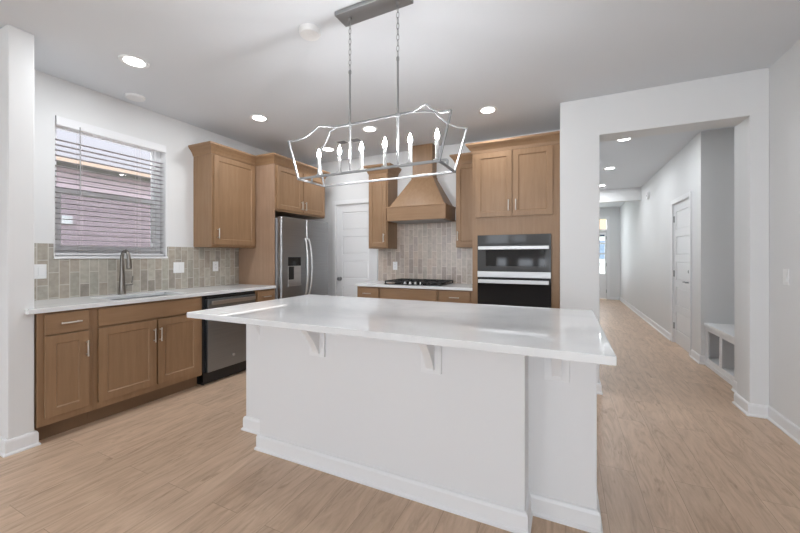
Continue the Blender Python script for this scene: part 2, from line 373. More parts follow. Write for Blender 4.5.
# ------------------------------------------------------------------ cabinet kit (local: x right, y into the wall, z up; front face frame at y=0)
RAIL = .057
def shaker(bm, x0, x1, z0, z1, yf=-.02, t=.019, rail=RAIL, rec=.008):
    yb = yf+t
    def ring(x0, x1, z0, z1, y): return [bm.verts.new(p) for p in ((x0, y, z0), (x1, y, z0), (x1, y, z1), (x0, y, z1))]
    o = ring(x0, x1, z0, z1, yf); bk = ring(x0, x1, z0, z1, yb)
    i1 = ring(x0+rail, x1-rail, z0+rail, z1-rail, yf); i2 = ring(x0+rail+.006, x1-rail-.006, z0+rail+.006, z1-rail-.006, yf+rec)
    for k in range(4):
        j = (k+1) % 4
        bm.faces.new((o[k], o[j], i1[j], i1[k])); bm.faces.new((i1[k], i1[j], i2[j], i2[k])); bm.faces.new((o[k], bk[k], bk[j], o[j]))
    bm.faces.new(i2); bm.faces.new(bk[::-1]); return bm
def pull(parent, x, z, L=.115, vert=True, y=-.02):
    b = BM(); yo = y-.028; h = L/2
    if vert:
        cyl(b, (x, yo, z-h), (x, yo, z+h), .0055, 10)
        for s in (-1, 1): cyl(b, (x, y, z+s*(h-.014)), (x, yo, z+s*(h-.014)), .0045, 8)
    else:
        cyl(b, (x-h, yo, z), (x+h, yo, z), .0055, 10)
        for s in (-1, 1): cyl(b, (x+s*(h-.014), y, z), (x+s*(h-.014), yo, z), .0045, 8)
    return obj('handle', b, M_nickel, parent, smooth=True)
def door(t, x0, x1, z0, z1, hx=None, hz=None, rail=RAIL):
    b = BM(); shaker(b, x0, x1, z0, z1, rail=rail); d = obj('door', b, M_wood, t, bevel=.0015)
    if hx is not None: pull(d, hx, hz)
    return d
def drawer(t, x0, x1, z0, z1, hx=None, L=.115, name='drawer'):
    b = BM(); box(b, x0, x1, -.02, -.001, z0, z1); d = obj(name, b, M_woodh, t, bevel=.003)
    if hx is not None: pull(d, hx, (z0+z1)/2, L, False)
    return d
def base_carcass(t, w, dep=.60, top=.881):
    b = BM(); box(b, 0, w, 0, dep, .114, top); obj('body', b, M_wood, t, bevel=.001)
    b = BM(); box(b, 0, w, .075, dep, 0, .114); obj('toe_kick', b, M_toe, t)
def wall_carcass(t, w, dep, z0, z1):
    b = BM(); box(b, 0, w, 0, dep, z0, z1); obj('body', b, M_wood, t, bevel=.001)
CROWN = [(-.012, 0), (.006, 0), (.010, .014), (.016, .03), (.034, .058), (.052, .078), (.056, .086), (.062, .088), (.062, .108), (-.012, .108)]
def crown(path, label):
    b = BM(); sweep(b, path, [(o, 2.3855+h) for o, h in CROWN]); tag(obj('crown_moulding', b, M_woodh), label, 'moulding', 'crown mouldings on the cabinets')

# --- left run: local x = world +Y, front faces +X
FX = -3.185
def left(name, label, y0, **k): return thing(name, label, k.pop('cat', 'cabinet'), (FX, y0, 0), R(90), **k)
t = left('base_cabinet', 'brown single door base cabinet with drawer beside the white wall end', 1.09)
base_carcass(t, .305); drawer(t, .033, .275, .727, .868, .165); door(t, .033, .275, .164, .718, .258, .592)
t = left('base_cabinet', 'wide brown two door base cabinet under the kitchen sink', 1.396)
w = .866
b = BM()                                                   # carcass open at the top for the sink bowl
box(b, 0, w, 0, .019, .114, .881); box(b, 0, .019, .019, .60, .114, .881); box(b, w-.019, w, .019, .60, .114, .881); box(b, .019, w-.019, .585, .60, .114, .881); box(b, .019, w-.019, .019, .585, .114, .13)
obj('body', b, M_wood, t)
b = BM(); box(b, 0, w, .075, .60, 0, .114); obj('toe_kick', b, M_toe, t)
drawer(t, .027, w-.035, .735, .866, name='false_front')
door(t, .027, .438, .164, .720, .416, .592); door(t, .453, w-.035, .164, .720, .466, .592)
t = left('base_cabinet', 'narrow brown drawer cabinet between dishwasher and refrigerator panel', 2.902)
base_carcass(t, .288); drawer(t, .022, .268, .727, .868, .145); door(t, .022, .268, .164, .718)

# dishwasher
t = left('dishwasher', 'stainless steel dishwasher built in under the left counter', 2.270, cat='dishwasher')
b = BM(); box(b, .004, .624, .012, .57, .012, .872); obj('tub_case', b, M_black, t)
b = BM(); box(b, .030, .612, -.034, .012, .128, .842); dwd = obj('door', b, M_steel, t, bevel=.004)
b = BM(); box(b, .030, .612, -.028, .012, .844, .866); obj('control_strip', b, M_black, t, bevel=.003)
b = BM(); box(b, .055, .587, -.068, -.050, .786, .824); box(b, .075, .105, -.052, -.032, .795, .815); box(b, .537, .567, -.052, -.032, .795, .815); obj('handle', b, M_steell, dwd, bevel=.004)
b = BM(); lathe(b, [(.016, 0), (.016, .003), (.013, .0035), (.0, .0035)], (.325, -.0341, .235), 'Y', 20)
for v in b.verts: v.co.y = -.0341-(v.co.y+.0341)
bad = obj('badge', b, M_gray, dwd)
b = BM(); tube(b, [(.325+.0125*math.cos(a*PI/12), -.0378, .235+.0125*math.sin(a*PI/12)) for a in range(24)], .0010, 5, closed=True)
tube(b, [(.319, -.0378, .239), (.317, -.0378, .234), (.320, -.0378, .231), (.3235, -.0378, .234), (.321, -.0378, .235)], .0009, 5); tube(b, [(.331, -.0378, .239), (.328, -.0378, .236), (.330, -.0378, .235), (.327, -.0378, .232), (.331, -.0378, .231)], .0009, 5)
obj('monogram', b, M_steell, bad)
b = BM(); box(b, .004, .624, -.005, .06, .03, .126); obj('kick_plate', b, M_black, t)
for x in (.03, .60):
    b = BM(); cyl(b, (x, .04, 0), (x, .04, .04), .015, 12); obj('leveling_foot', b, M_black, t)

# refrigerator side panel, wall cabinet, cabinet over the refrigerator
t = left('upper_cabinet', 'brown single door wall cabinet right of the kitchen window', 2.590)
t.location.x = -3.485; wall_carcass(t, .598, .305, 1.372, 2.385); door(t, .018, .579, 1.394, 2.374, .058, 1.515)
b = BM(); box(b, .0, .598, .015, .29, 1.366, 1.372); obj('light_rail', b, M_woodh, t)
t = left('end_panel', 'tall brown panel standing on the floor left of refrigerator', 3.190, cat='panel')
b = BM(); box(b, 0, .020, -.0, .60, 0, 2.385); obj('panel', b, M_veneer, t, bevel=.001)
t = left('upper_cabinet', 'brown two door cabinet over the refrigerator', 3.2105)
wall_carcass(t, .965, .60, 1.82, 2.385)
door(t, .020, .474, 1.842, 2.372, .444, 1.93); door(t, .488, .948, 1.842, 2.372, .518, 1.93)

# refrigerator
t = left('refrigerator', 'stainless steel french door refrigerator with ice and water dispenser', 3.226, cat='refrigerator')
t.location.x = -3.17
b = BM(); box(b, 0, .936, .0, .59, .02, 1.735); box(b, .03, .906, .02, .57, 0, .02); obj('case', b, M_gray, t, bevel=.003)
def fdoor(x0, x1, z0, z1, name='door'):
    b = BM()
    prism(b, [(x0, -.008), (x0, -.055), (x0+.012, -.068), (x1-.012, -.068), (x1, -.055), (x1, -.008)], lambda p, z: (p[0], p[1], z), z0, z1)
    return obj(name, b, M_fridge, t, bevel=.003)
d1 = fdoor(.002, .455, .715, 1.75); d2 = fdoor(.462, .934, .715, 1.75); fz = fdoor(.002, .934, .06, .705, 'freezer_drawer')
def bow(parent, x, lean):
    b = BM(); pts = []
    for i in range(17):
        q = i/16; pts.append((x+lean*math.sin(PI*q)*.010, -.072-.052*math.sin(PI*q)**.6, .745+q*.755))
    tube(b, pts, [.013]*17, 10); obj('handle', b, M_steell, parent, smooth=True)
bow(d1, .425, -1); bow(d2, .492, 1)
b = BM(); pts = [(.08+.748*i/16, -.070-.05*math.sin(PI*i/16)**.6, .64) for i in range(17)]; tube(b, pts, .012, 10); obj('handle', b, M_steell, fz, smooth=True)
b = BM(); box(b, .115, .345, -.0715, -.060, 1.145, 1.255); dp = obj('dispenser_panel', b, M_bglass, d1, bevel=.002)
b = BM(); box(b, .115, .345, -.0705, -.060, .915, 1.145); box(b, .115, .345, -.078, -.06, .892, .915); obj('dispenser_recess', b, M_steell, d1, bevel=.002)
b = BM(); box(b, .120, .215, -.0725, -.060, .975, 1.138); obj('dispenser_paddle', b, M_black, d1, bevel=.002)

# left countertop with sink cut-out
SX0, SX1, SY0, SY1 = -3.60, -3.245, 1.56, 2.16
b = BM(); z0, z1 = .882, .914
wallb = [(LW, SX0, 1.083, 3.189), (SX1, -3.145, 1.083, 3.189), (SX0, SX1, 1.083, SY0), (SX0, SX1, SY1, 3.189), (-3.2, -3.145, 1.034, 1.083)]
xs = sorted({LW, SX0, SX1, -3.2, -3.145}); ys = sorted({1.034, 1.083, SY0, SY1, 3.189})
for p, q in zip(xs, xs[1:]):
    for u, v in zip(ys, ys[1:]):
        cx, cy = (p+q)/2, (u+v)/2
        if any(a < cx < c and e < cy < f for a, c, e, f in wallb): box(b, p, q, u, v, z0, z1)
bmesh.ops.remove_doubles(b, verts=b.verts, dist=1e-5)
seen = {}
for f in list(b.faces): seen.setdefault(tuple(sorted((round(v.co.x, 4), round(v.co.y, 4), round(v.co.z, 4)) for v in f.verts)), []).append(f)
bmesh.ops.delete(b, geom=[f for fs in seen.values() if len(fs) > 1 for f in fs], context='FACES')
tag(obj('countertop', b, M_quartz, bevel=.003), 'white quartz countertop with sink along the window wall', 'countertop')
# sink
t = thing('sink', 'stainless undermount sink set in the left countertop', 'sink', ((SX0+SX1)/2, (SY0+SY1)/2, .66))
b = BM(); hx, hy = (SX1-SX0)/2, (SY1-SY0)/2; th = .004
box(b, -hx-th, -hx, -hy-th, hy+th, 0, .2215); box(b, hx, hx+th, -hy-th, hy+th, 0, .2215); box(b, -hx, hx, -hy-th, -hy, 0, .2215); box(b, -hx, hx, hy, hy+th, 0, .2215); box(b, -hx, hx, -hy, hy, 0, th)
obj('bowl', b, M_steel, t)
b = BM(); lathe(b, [(.045, 0), (.045, .003), (.03, .004), (0, .002)], (0, 0, th), 'Z'); obj('drain', b, M_steell, t, smooth=True)
# faucet
t = thing('kitchen_faucet', 'brushed nickel pull down faucet behind the sink', 'faucet', (-3.685, 1.835, .914))
b = BM(); lathe(b, [(.031, 0), (.031, .006), (.027, .012), (.0255, .06), (.020, .17), (.0165, .30), (.015, .31)], (0, 0, 0), 'Z'); obj('body', b, M_faucet, t, smooth=True)
b = BM(); pts = [(0, 0, .30)] + [(.052-.052*math.cos(a*PI/12), 0, .335+.062*math.sin(a*PI/12)) for a in range(0, 13)] + [(.106, 0, .32)]
tube(b, pts, .0145, 12); obj('spout', b, M_faucet, t, smooth=True)
b = BM(); tube(b, [(.105, 0, .325), (.109, 0, .27), (.112, 0, .235), (.112, 0, .232)], [.016, .019, .021, .012], 14); obj('spray_head', b, M_faucet, t, smooth=True)
b = BM(); cyl(b, (0, .01, .085), (0, .085, .09), .011, 12); tube(b, [(0, .078, .09), (.004, .082, .12), (.012, .085, .165)], [.008, .006, .005], 10); obj('lever_handle', b, M_faucet, t, smooth=True)

# ------------------------------------------------------------------ back run (local x = world X, front faces -Y)
FY = 3.885
def back(name, label, x0, y=FY, cat='cabinet', **k): return thing(name, label, cat, (x0, y, 0), 0, **k)
t = back('base_cabinet', 'brown drawer base cabinet left of the cooktop', -2.442)
base_carcass(t, .333, .59); drawer(t, .018, .322, .727, .868, .165); door(t, .018, .322, .164, .718, .29, .59)
t = back('base_cabinet', 'wide brown base cabinet under the cooktop', -2.108)
base_carcass(t, .768, .59); drawer(t, .014, .754, .727, .868, name='false_front'); door(t, .014, .380, .164, .718, .35, .59); door(t, .388, .754, .164, .718, .418, .59)
t = back('base_cabinet', 'brown drawer base cabinet between cooktop and oven tower', -1.339)
base_carcass(t, .405, .59); drawer(t, .014, .375, .727, .868, .20); door(t, .014, .375, .164, .718, .045, .59)
b = BM(); box(b, -2.455, -.9335, 3.848, BW-.0005, .882, .914); tag(obj('countertop', b, M_quartz, bevel=.003), 'white quartz countertop under the cooktop', 'countertop')
# cooktop
t = thing('gas_cooktop', 'black gas cooktop with silver knobs under the range hood', 'cooktop', (-1.70, 3.93, .914))
b = BM(); box(b, -.375, .375, 0, .515, 0, .011); obj('cooktop_plate', b, M_bglass, t, bevel=.003)
for gx0, gx1 in ((-.365, -.125), (-.12, .12), (.125, .365)):
    b = BM(); y0, y1 = (.10, .505) if gx0 == -.12 else (.02, .505); z = .038
    for p in ((gx0, y0, gx1, y0), (gx0, y1, gx1, y1), (gx0, y0, gx0, y1), (gx1, y0, gx1, y1), (gx0, (y0+y1)/2, gx1, (y0+y1)/2), ((gx0+gx1)/2, y0, (gx0+gx1)/2, y1)):
        sqbar(b, (p[0], p[1], z), (p[2], p[3], z), .012, .014)
    for x in (gx0, gx1):
        for y in (y0, y1): box(b, x-.006, x+.006, y-.006, y+.006, .011, z)
    obj('grate', b, M_iron, t)
for bx_, by_, br in ((-.245, .14, .036), (-.245, .38, .042), (0, .30, .055), (.245, .14, .036), (.245, .38, .042)):
    b = BM(); lathe(b, [(br+.012, 0), (br+.012, .006), (br, .007), (br, .016), (br*.9, .019), (0, .019)], (bx_, by_, .011), 'Z'); obj('burner', b, M_iron, t, smooth=True)
for kx in (-.105, -.035, .035, .105):
    b = BM(); lathe(b, [(.021, 0), (.021, .004), (.016, .006), (.014, .026), (0, .028)], (kx, .045, .011), 'Z'); obj('knob', b, M_steell, t, smooth=True)
# wall cabinets either side of the hood
t = back('upper_cabinet', 'narrow brown wall cabinet left of the range hood', -2.442, 4.175)
wall_carcass(t, .292, .304, 1.372, 2.385); door(t, .014, .278, 1.394, 2.374, .248, 1.51, .05)
t = back('upper_cabinet', 'narrow brown wall cabinet between range hood and oven tower', -1.214, 4.175)
wall_carcass(t, .278, .304, 1.372, 2.385); door(t, .012, .268, 1.394, 2.374, .030, 1.51, .05)
crown([(LW+.001, 2.59), (-3.485, 2.59), (-3.485, 3.19), (FX, 3.19), (FX, 4.1755), (LW+.001, 4.1755)], 'brown crown moulding over the window side cabinet and the refrigerator cabinet')
crown([(-2.442, BW-.001), (-2.442, 4.175), (-2.150, 4.175), (-2.150, BW-.001)], 'brown crown moulding on top of the cabinet left of the hood')
crown([(-1.214, BW-.001), (-1.214, 4.175), (-.932, 4.175), (-.932, 3.85), (-.055, 3.85)], 'brown crown moulding stepping from the cabinet right of hood to the oven tower')
# range hood
t = thing('range_hood', 'tapered brown wooden range hood above the cooktop', 'range hood', (-1.707, BW-.0005, 1.72))
hd = .42
b = BM(); box(b, -.398, .398, -hd, 0, .012, .172); ap = obj('apron', b, M_woodh, t, bevel=.002)
b = BM(); box(b, -.405, .405, -hd-.007, 0, 0, .014); box(b, -.405, .405, -hd-.007, 0, .170, .186); obj('apron_trim', b, M_woodh, ap, bevel=.003)
b = BM(); lo = [(-.375, -hd+.028, .186), (.375, -hd+.028, .186), (.375, 0, .186), (-.375, 0, .186)]; hi = [(-.147, -.18, .575), (.147, -.18, .575), (.147, 0, .575), (-.147, 0, .575)]
va = [b.verts.new(p) for p in lo]; vb = [b.verts.new(p) for p in hi]
for k in range(4): b.faces.new((va[k], va[(k+1) % 4], vb[(k+1) % 4], vb[k]))
b.faces.new(va[::-1]); b.faces.new(vb); obj('tapered_canopy', b, M_wood, t, bevel=.002)
b = BM(); box(b, -.140, .140, -.173, 0, .575, H-1.7205); obj('chimney', b, M_wood, t, bevel=.002)
b = BM(); box(b, -.152, .152, -.186, 0, .568, .590); obj('collar', b, M_woodh, t, bevel=.003)
b = BM(); box(b, -.36, .36, -.385, -.03, -.006, .006); obj('filter_insert', b, M_silver, t, bevel=.002)
# oven tower
t = back('oven_cabinet', 'tall brown oven tower cabinet beside the white wall end', -.932, 3.85)
TW = .877; D = .62
b = BM(); OX0, OX1, OZ0, OZ1 = .060, .798, .455, 1.492
wallbm(b, 'y', 0, .02, 0, TW, .114, 2.385, [(OX0, OX1, OZ0, OZ1)])
box(b, 0, .02, .02, D, .114, 2.385); box(b, TW-.02, TW, .02, D, .114, 2.385); box(b, .02, TW-.02, D-.02, D, .114, 2.385)
for z in (.114, OZ0-.02, OZ1, 2.365): box(b, .02, TW-.02, .02, D-.02, z, z+.02)
obj('body', b, M_wood, t)
b = BM(); box(b, 0, TW, .075, D, 0, .114); obj('toe_kick', b, M_toe, t)
door(t, .036, .420, 1.686, 2.378, .388, 1.80); door(t, .429, .813, 1.686, 2.378, .461, 1.80)
drawer(t, .036, .813, .164, .42, .43)
# combination wall oven
t = thing('built_in_oven', 'built in stainless and black glass microwave and oven combination', 'oven', (-.932, 3.85, 0))
b = BM(); box(b, OX0+.005, OX1-.005, .0, .55, OZ0+.001, OZ1-.006); obj('case', b, M_black, t)
b = BM(); box(b, OX0+.001, OX1-.001, -.022, -.001, 1.395, 1.491); obj('control_panel', b, M_mwglass, t, bevel=.002)
b = BM(); box(b, OX0+.001, OX1-.001, -.024, -.001, 1.106, 1.392); md = obj('microwave_door', b, M_mwglass, t, bevel=.002)
b = BM(); box(b, .150, .740, -.0255, -.024, 1.160, 1.330); obj('door_window', b, M_bglass, md)
def barh(parent, z, h):
    b = BM(); box(b, OX0+.018, OX1-.018, -.075, -.055, z-h/2, z+h/2)
    for x in (OX0+.05, OX1-.08): box(b, x, x+.03, -.056, -.02, z-h*.35, z+h*.35)
    obj('handle', b, M_bar, parent, bevel=.004)
barh(md, 1.352, .036)
b = BM(); box(b, OX0+.001, OX1-.001, -.030, -.001, 1.040, 1.103); obj('trim_strip', b, M_bar, t, bevel=.003)
b = BM(); box(b, OX0+.001, OX1-.001, -.024, -.001, OZ0+.04, 1.034); od = obj('oven_door', b, M_bglass, t, bevel=.002)
barh(od, .998, .040)
b = BM(); box(b, OX0+.001, OX1-.001, -.022, -.001, OZ0+.002, OZ0+.038); obj('vent_trim', b, M_steell, t, bevel=.002)

# ------------------------------------------------------------------ island
t = thing('kitchen_island', 'white kitchen island with bumped out front wall and brackets', 'island', (-.99, 2.15, 0))
ox, oy = .99, -2.15
IL, IR, IY, PY, PL, PR, IB = -2.110, .128, 1.843, 1.693, -1.8146, -.169, 2.50
L_ = lambda pts: [(x+ox, y+oy) for x, y in pts]
b = BM(); prism(b, L_([(IL, IB), (IL, IY), (PL, IY), (PL, PY), (PR, PY), (PR, IY), (IR, IY), (IR, IB)]), lambda p, z: (p[0], p[1], z), 0, .8815)
obj('body', b, M_island, t, bevel=.003)
b = BM(); sweep(b, L_([(IR, IB), (IR, IY), (PR, IY), (PR, PY), (PL, PY), (PL, IY), (IL, IY), (IL, IB)])[::-1], BB); obj('baseboard', b, M_trim, t)
def corbel(x, y):
    b = BM(); X, Y = x+ox, y+oy
    box(b, X-.055, X+.055, Y-.014, Y, .665, .8815)
    prof = [(0, .8815), (-.165, .8815), (-.165, .866)]
    for i in range(9):
        k = i/8; prof.append((-.150+.122*k+.012*math.sin(PI*k), .858-.165*k))
    prof += [(-.028, .684), (0, .684)]
    prism(b, prof, lambda p, tt: (tt, Y-.014+p[0]+.014, p[1]), X-.021, X+.021)
    obj('corbel', b, M_trim, t, bevel=.002)
for x, y in ((-1.918, IY), (-1.338, PY), (-.620, PY), (-.040, IY)): corbel(x, y)
b = BM(); box(b, -2.115, .157, 1.401, 2.556, .882, .915); tag(obj('countertop', b, M_quartz, bevel=.003), 'large white quartz countertop of the island', 'countertop')

# ------------------------------------------------------------------ chandelier
phi = -.0193; t = thing('chandelier', 'silver open frame linear chandelier with six candle lights over island', 'chandelier', (-1.027, 1.8064, H), phi)
zc = lambda z: z-H
b = BM(); box(b, -.235, .235, -.06, .06, -.026, 0); obj('canopy', b, M_silver, t, bevel=.003)
for s in (-1, 1):
    x = s*.1632
    b = BM(); zt, zb = zc(2.709), zc(2.392); n = 10; step = (zt-zb)/n
    lathe(b, [(.012, 0), (.012, -.012), (.004, -.016)], (x, 0, zt), 'Z', 12)
    for i in range(n):
        c = zt-step*(i+.5); pts = []
        for k in range(14):
            a = 2*PI*k/14; u, v = .0075*math.cos(a), (step*.62)*math.sin(a)
            pts.append((x+u, 0, c+v) if i % 2 == 0 else (x, u, c+v))
        tube(b, pts, .0017, 6, closed=True)
    obj('chain', b, M_silver, t, smooth=True)
    b = BM(); cyl(b, (x, 0, zc(1.783)), (x, 0, zc(2.392)), .0062, 10); lathe(b, [(.009, -.012), (.009, .004), (.005, .010)], (x, 0, zc(2.384)), 'Z', 10); lathe(b, [(.013, -.012), (.013, .012)], (x, 0, zc(2.060)), 'Z', 10); obj('rod', b, M_silver, t, smooth=True)
Lb, Wb, zb_ = .458, .125, zc(1.7345); Lt, Wt, zt_ = .524, .138, zc(1.972); Lr, zr = .256, zc(2.0625); Lp, Wp, zp = .359, .057, zc(2.066)
bw = .0115
b = BM()
for s in (-1, 1):
    sqbar(b, (-Lb-bw/2, s*Wb, zb_), (Lb+bw/2, s*Wb, zb_), bw); sqbar(b, (s*Lb, -Wb, zb_), (s*Lb, Wb, zb_), bw)
    for q in (-1, 1):
        sqbar(b, (s*Lb, q*Wb, zb_), (s*Lt, q*Wt, zt_), bw*.85)
        pts = []
        for i in range(13):
            k = i/12; w = k                                     # concave hip from the corner in to the peak
            pts.append((s*(Lt+(Lp-Lt)*k), q*(Wt+(Wp-Wt)*k), zt_+(zp-zt_)*(k**2.1)))
        for p, r_ in zip(pts, pts[1:]): sqbar(b, p, r_, bw*.75)
        sqbar(b, (s*Lp, q*Wp, zp), (s*Lr, 0, zr), bw*.8)
sqbar(b, (-Lr, 0, zr), (Lr, 0, zr), bw)
sqbar(b, (-Lb, 0, zc(1.772)), (Lb, 0, zc(1.772)), .016, .012)
for s in (-1, 1): sqbar(b, (s*Lb, 0, zb_), (s*Lb, 0, zc(1.772)), .010)
obj('frame', b, M_silver, t, bevel=.001)
for k in (-.40, -.24, -.08, .08, .24, .40):
    b = BM(); lathe(b, [(.019, 0), (.021, .004), (.0105, .008), (.0105, .112), (.008, .116)], (k, 0, zc(1.776)), 'Z', 14); cs = obj('candle', b, M_sleeve, t, smooth=True)
    b = BM(); lathe(b, [(.006, 0), (.011, .010), (.0125, .018), (.010, .030), (.005, .044), (.001, .056)], (k, 0, zc(1.890)), 'Z', 14); obj('bulb', b, M_bulb, cs, smooth=True)

# ------------------------------------------------------------------ ceiling fittings
def can(x, y, label, group, power=7.0):
    t = thing('recessed_light', label, 'light', (x, y, H), 0, group)
    b = BM(); lathe(b, [(.066, 0), (.066, -.003), (.092, -.006), (.095, -.003), (.095, 0)], (0, 0, 0), 'Z', 32); obj('trim_ring', b, M_ring, t, smooth=True)
    b = BM(); lathe(b, [(.066, -.0005), (.066, -.0045), (.001, -.0055)], (0, 0, 0), 'Z', 32); obj('lens', b, M_lens, t)
    d = bpy.data.lights.new('can_glow', 'AREA'); d.shape = 'DISK'; d.size = .12; d.energy = power; d.color = (.92, .965, 1)
    o = bpy.data.objects.new('can_glow', d); C.objects.link(o); o.parent = t; o.location = (0, 0, -.012); o.rotation_euler = (0, 0, 0)
G = 'recessed ceiling lights in the kitchen'
can(-2.955, 1.552, 'round recessed ceiling light nearest the kitchen window, largest of them', G, 11)
can(-2.951, 2.749, 'round recessed ceiling light in front of the wall cabinet right of window', G, 5.5)
can(-2.95, 3.95, 'round recessed ceiling light in front of the refrigerator, small behind chandelier', G, 3.8)
can(-2.05, 3.529, 'round recessed ceiling light in front of the hood, behind the chandelier rods', G)
can(-.711, 3.58, 'round recessed ceiling light in front of the oven tower', G, 5.5)
G = 'recessed ceiling lights in the hall'
for y, l in ((5.182, 'nearest of the three recessed lights in the hall ceiling'), (6.787, 'middle one of the three recessed lights in the hall ceiling'), (8.35, 'farthest of the three recessed lights in the hall ceiling, before the header')):
    can(.66, y, l, G, 9.4)
def disc(name, x, y, r, h, label, cat):
    t = thing(name, label, cat, (x, y, H))
    b = BM(); lathe(b, [(r, 0), (r, -h*.55), (r*.88, -h), (.001, -h)], (0, 0, 0), 'Z', 32); obj('body', b, M_ring, t, smooth=True)
    b = BM(); lathe(b, [(r*.3, -h), (r*.3, -h-.002), (.001, -h-.002)], (0, 0, 0), 'Z', 20); obj('centre_cap', b, M_ring, t)
disc('smoke_detector', -1.51, 1.825, .070, .035, 'white round detector on ceiling left of the chandelier canopy', 'detector')
disc('ceiling_cover', -3.59, 1.892, .078, .022, 'white round cover plate on the ceiling close to the kitchen window', 'cover')
def vent(x, y, label):
    t = thing('ceiling_vent', label, 'vent', (x, y, H), 0, 'ceiling air vents')
    b = BM(); w, l = .07, .075
    for (p, q, u, v) in ((-l, l, -w, -w+.012), (-l, l, w-.012, w), (-l, -l+.012, -w+.012, w-.012), (l-.012, l, -w+.012, w-.012)): box(b, p, q, u, v, -.008, 0)
    obj('frame', b, M_ring, t, bevel=.002)
    b = BM(); box(b, -l+.012, l-.012, -w+.012, w-.012, -.002, 0); obj('duct_opening', b, M_vent, t)
    b = BM()
    for i in range(5): yy = -w+.025+i*.0225; box(b, -l+.012, l-.012, yy-.003, yy+.003, -.007, -.002)
    obj('louvres', b, M_gray, t)
vent(-2.40, 3.78, 'white ceiling air vent seen right of the left chandelier rod'); vent(-2.60, 3.78, 'white ceiling air vent seen left of the left chandelier rod')

# ------------------------------------------------------------------ switches and outlets
def plate(name, label, loc, rz, gangs, kind):
    t = thing(name, label, 'switch' if kind == 'switch' else 'outlet', loc, rz, 'wall switch and outlet plates')
    w = .035+.023*(gangs-1)
    b = BM(); box(b, -w, w, -.006, 0, -.0575, .0575); obj('cover_plate', b, M_plate, t, bevel=.002)
    for g in range(gangs):
        x = (g-(gangs-1)/2)*.046
        b = BM()
        if kind == 'switch': box(b, x-.016, x+.016, -.010, -.006, -.033, .033); obj('rocker', b, M_plate, t, bevel=.001)
        else:
            box(b, x-.016, x+.016, -.0085, -.006, -.034, .034); fc = obj('socket_face', b, M_plate, t, bevel=.001)
            for s in (-1, 1):
                for q in (-1, 1):
                    b = BM(); box(b, x+q*.006-.001, x+q*.006+.001, -.0088, -.0083, s*.02-.004, s*.02+.005); obj('slot', b, M_dark, fc)
plate('light_switch', 'white double switch plate on tile left of the window', (LW+.0092, 1.290, 1.140), R(90), 2, 'switch')
plate('light_switch', 'white double switch plate on tile right of the kitchen window', (LW+.0092, 2.418, 1.142), R(90), 2, 'switch')
plate('power_outlet', 'white outlet plate on tile below the left wall cabinet', (LW+.0092, 2.858, 1.145), R(90), 1, 'outlet')
plate('power_outlet', 'white outlet plate on tile left behind the cooktop', (-2.182, BW-.0092, 1.133), 0, 1, 'outlet')
plate('light_switch', 'white switch plate on right wall beside the hall opening', (RW-.0002, 3.474, 1.113), R(-90), 1, 'switch')

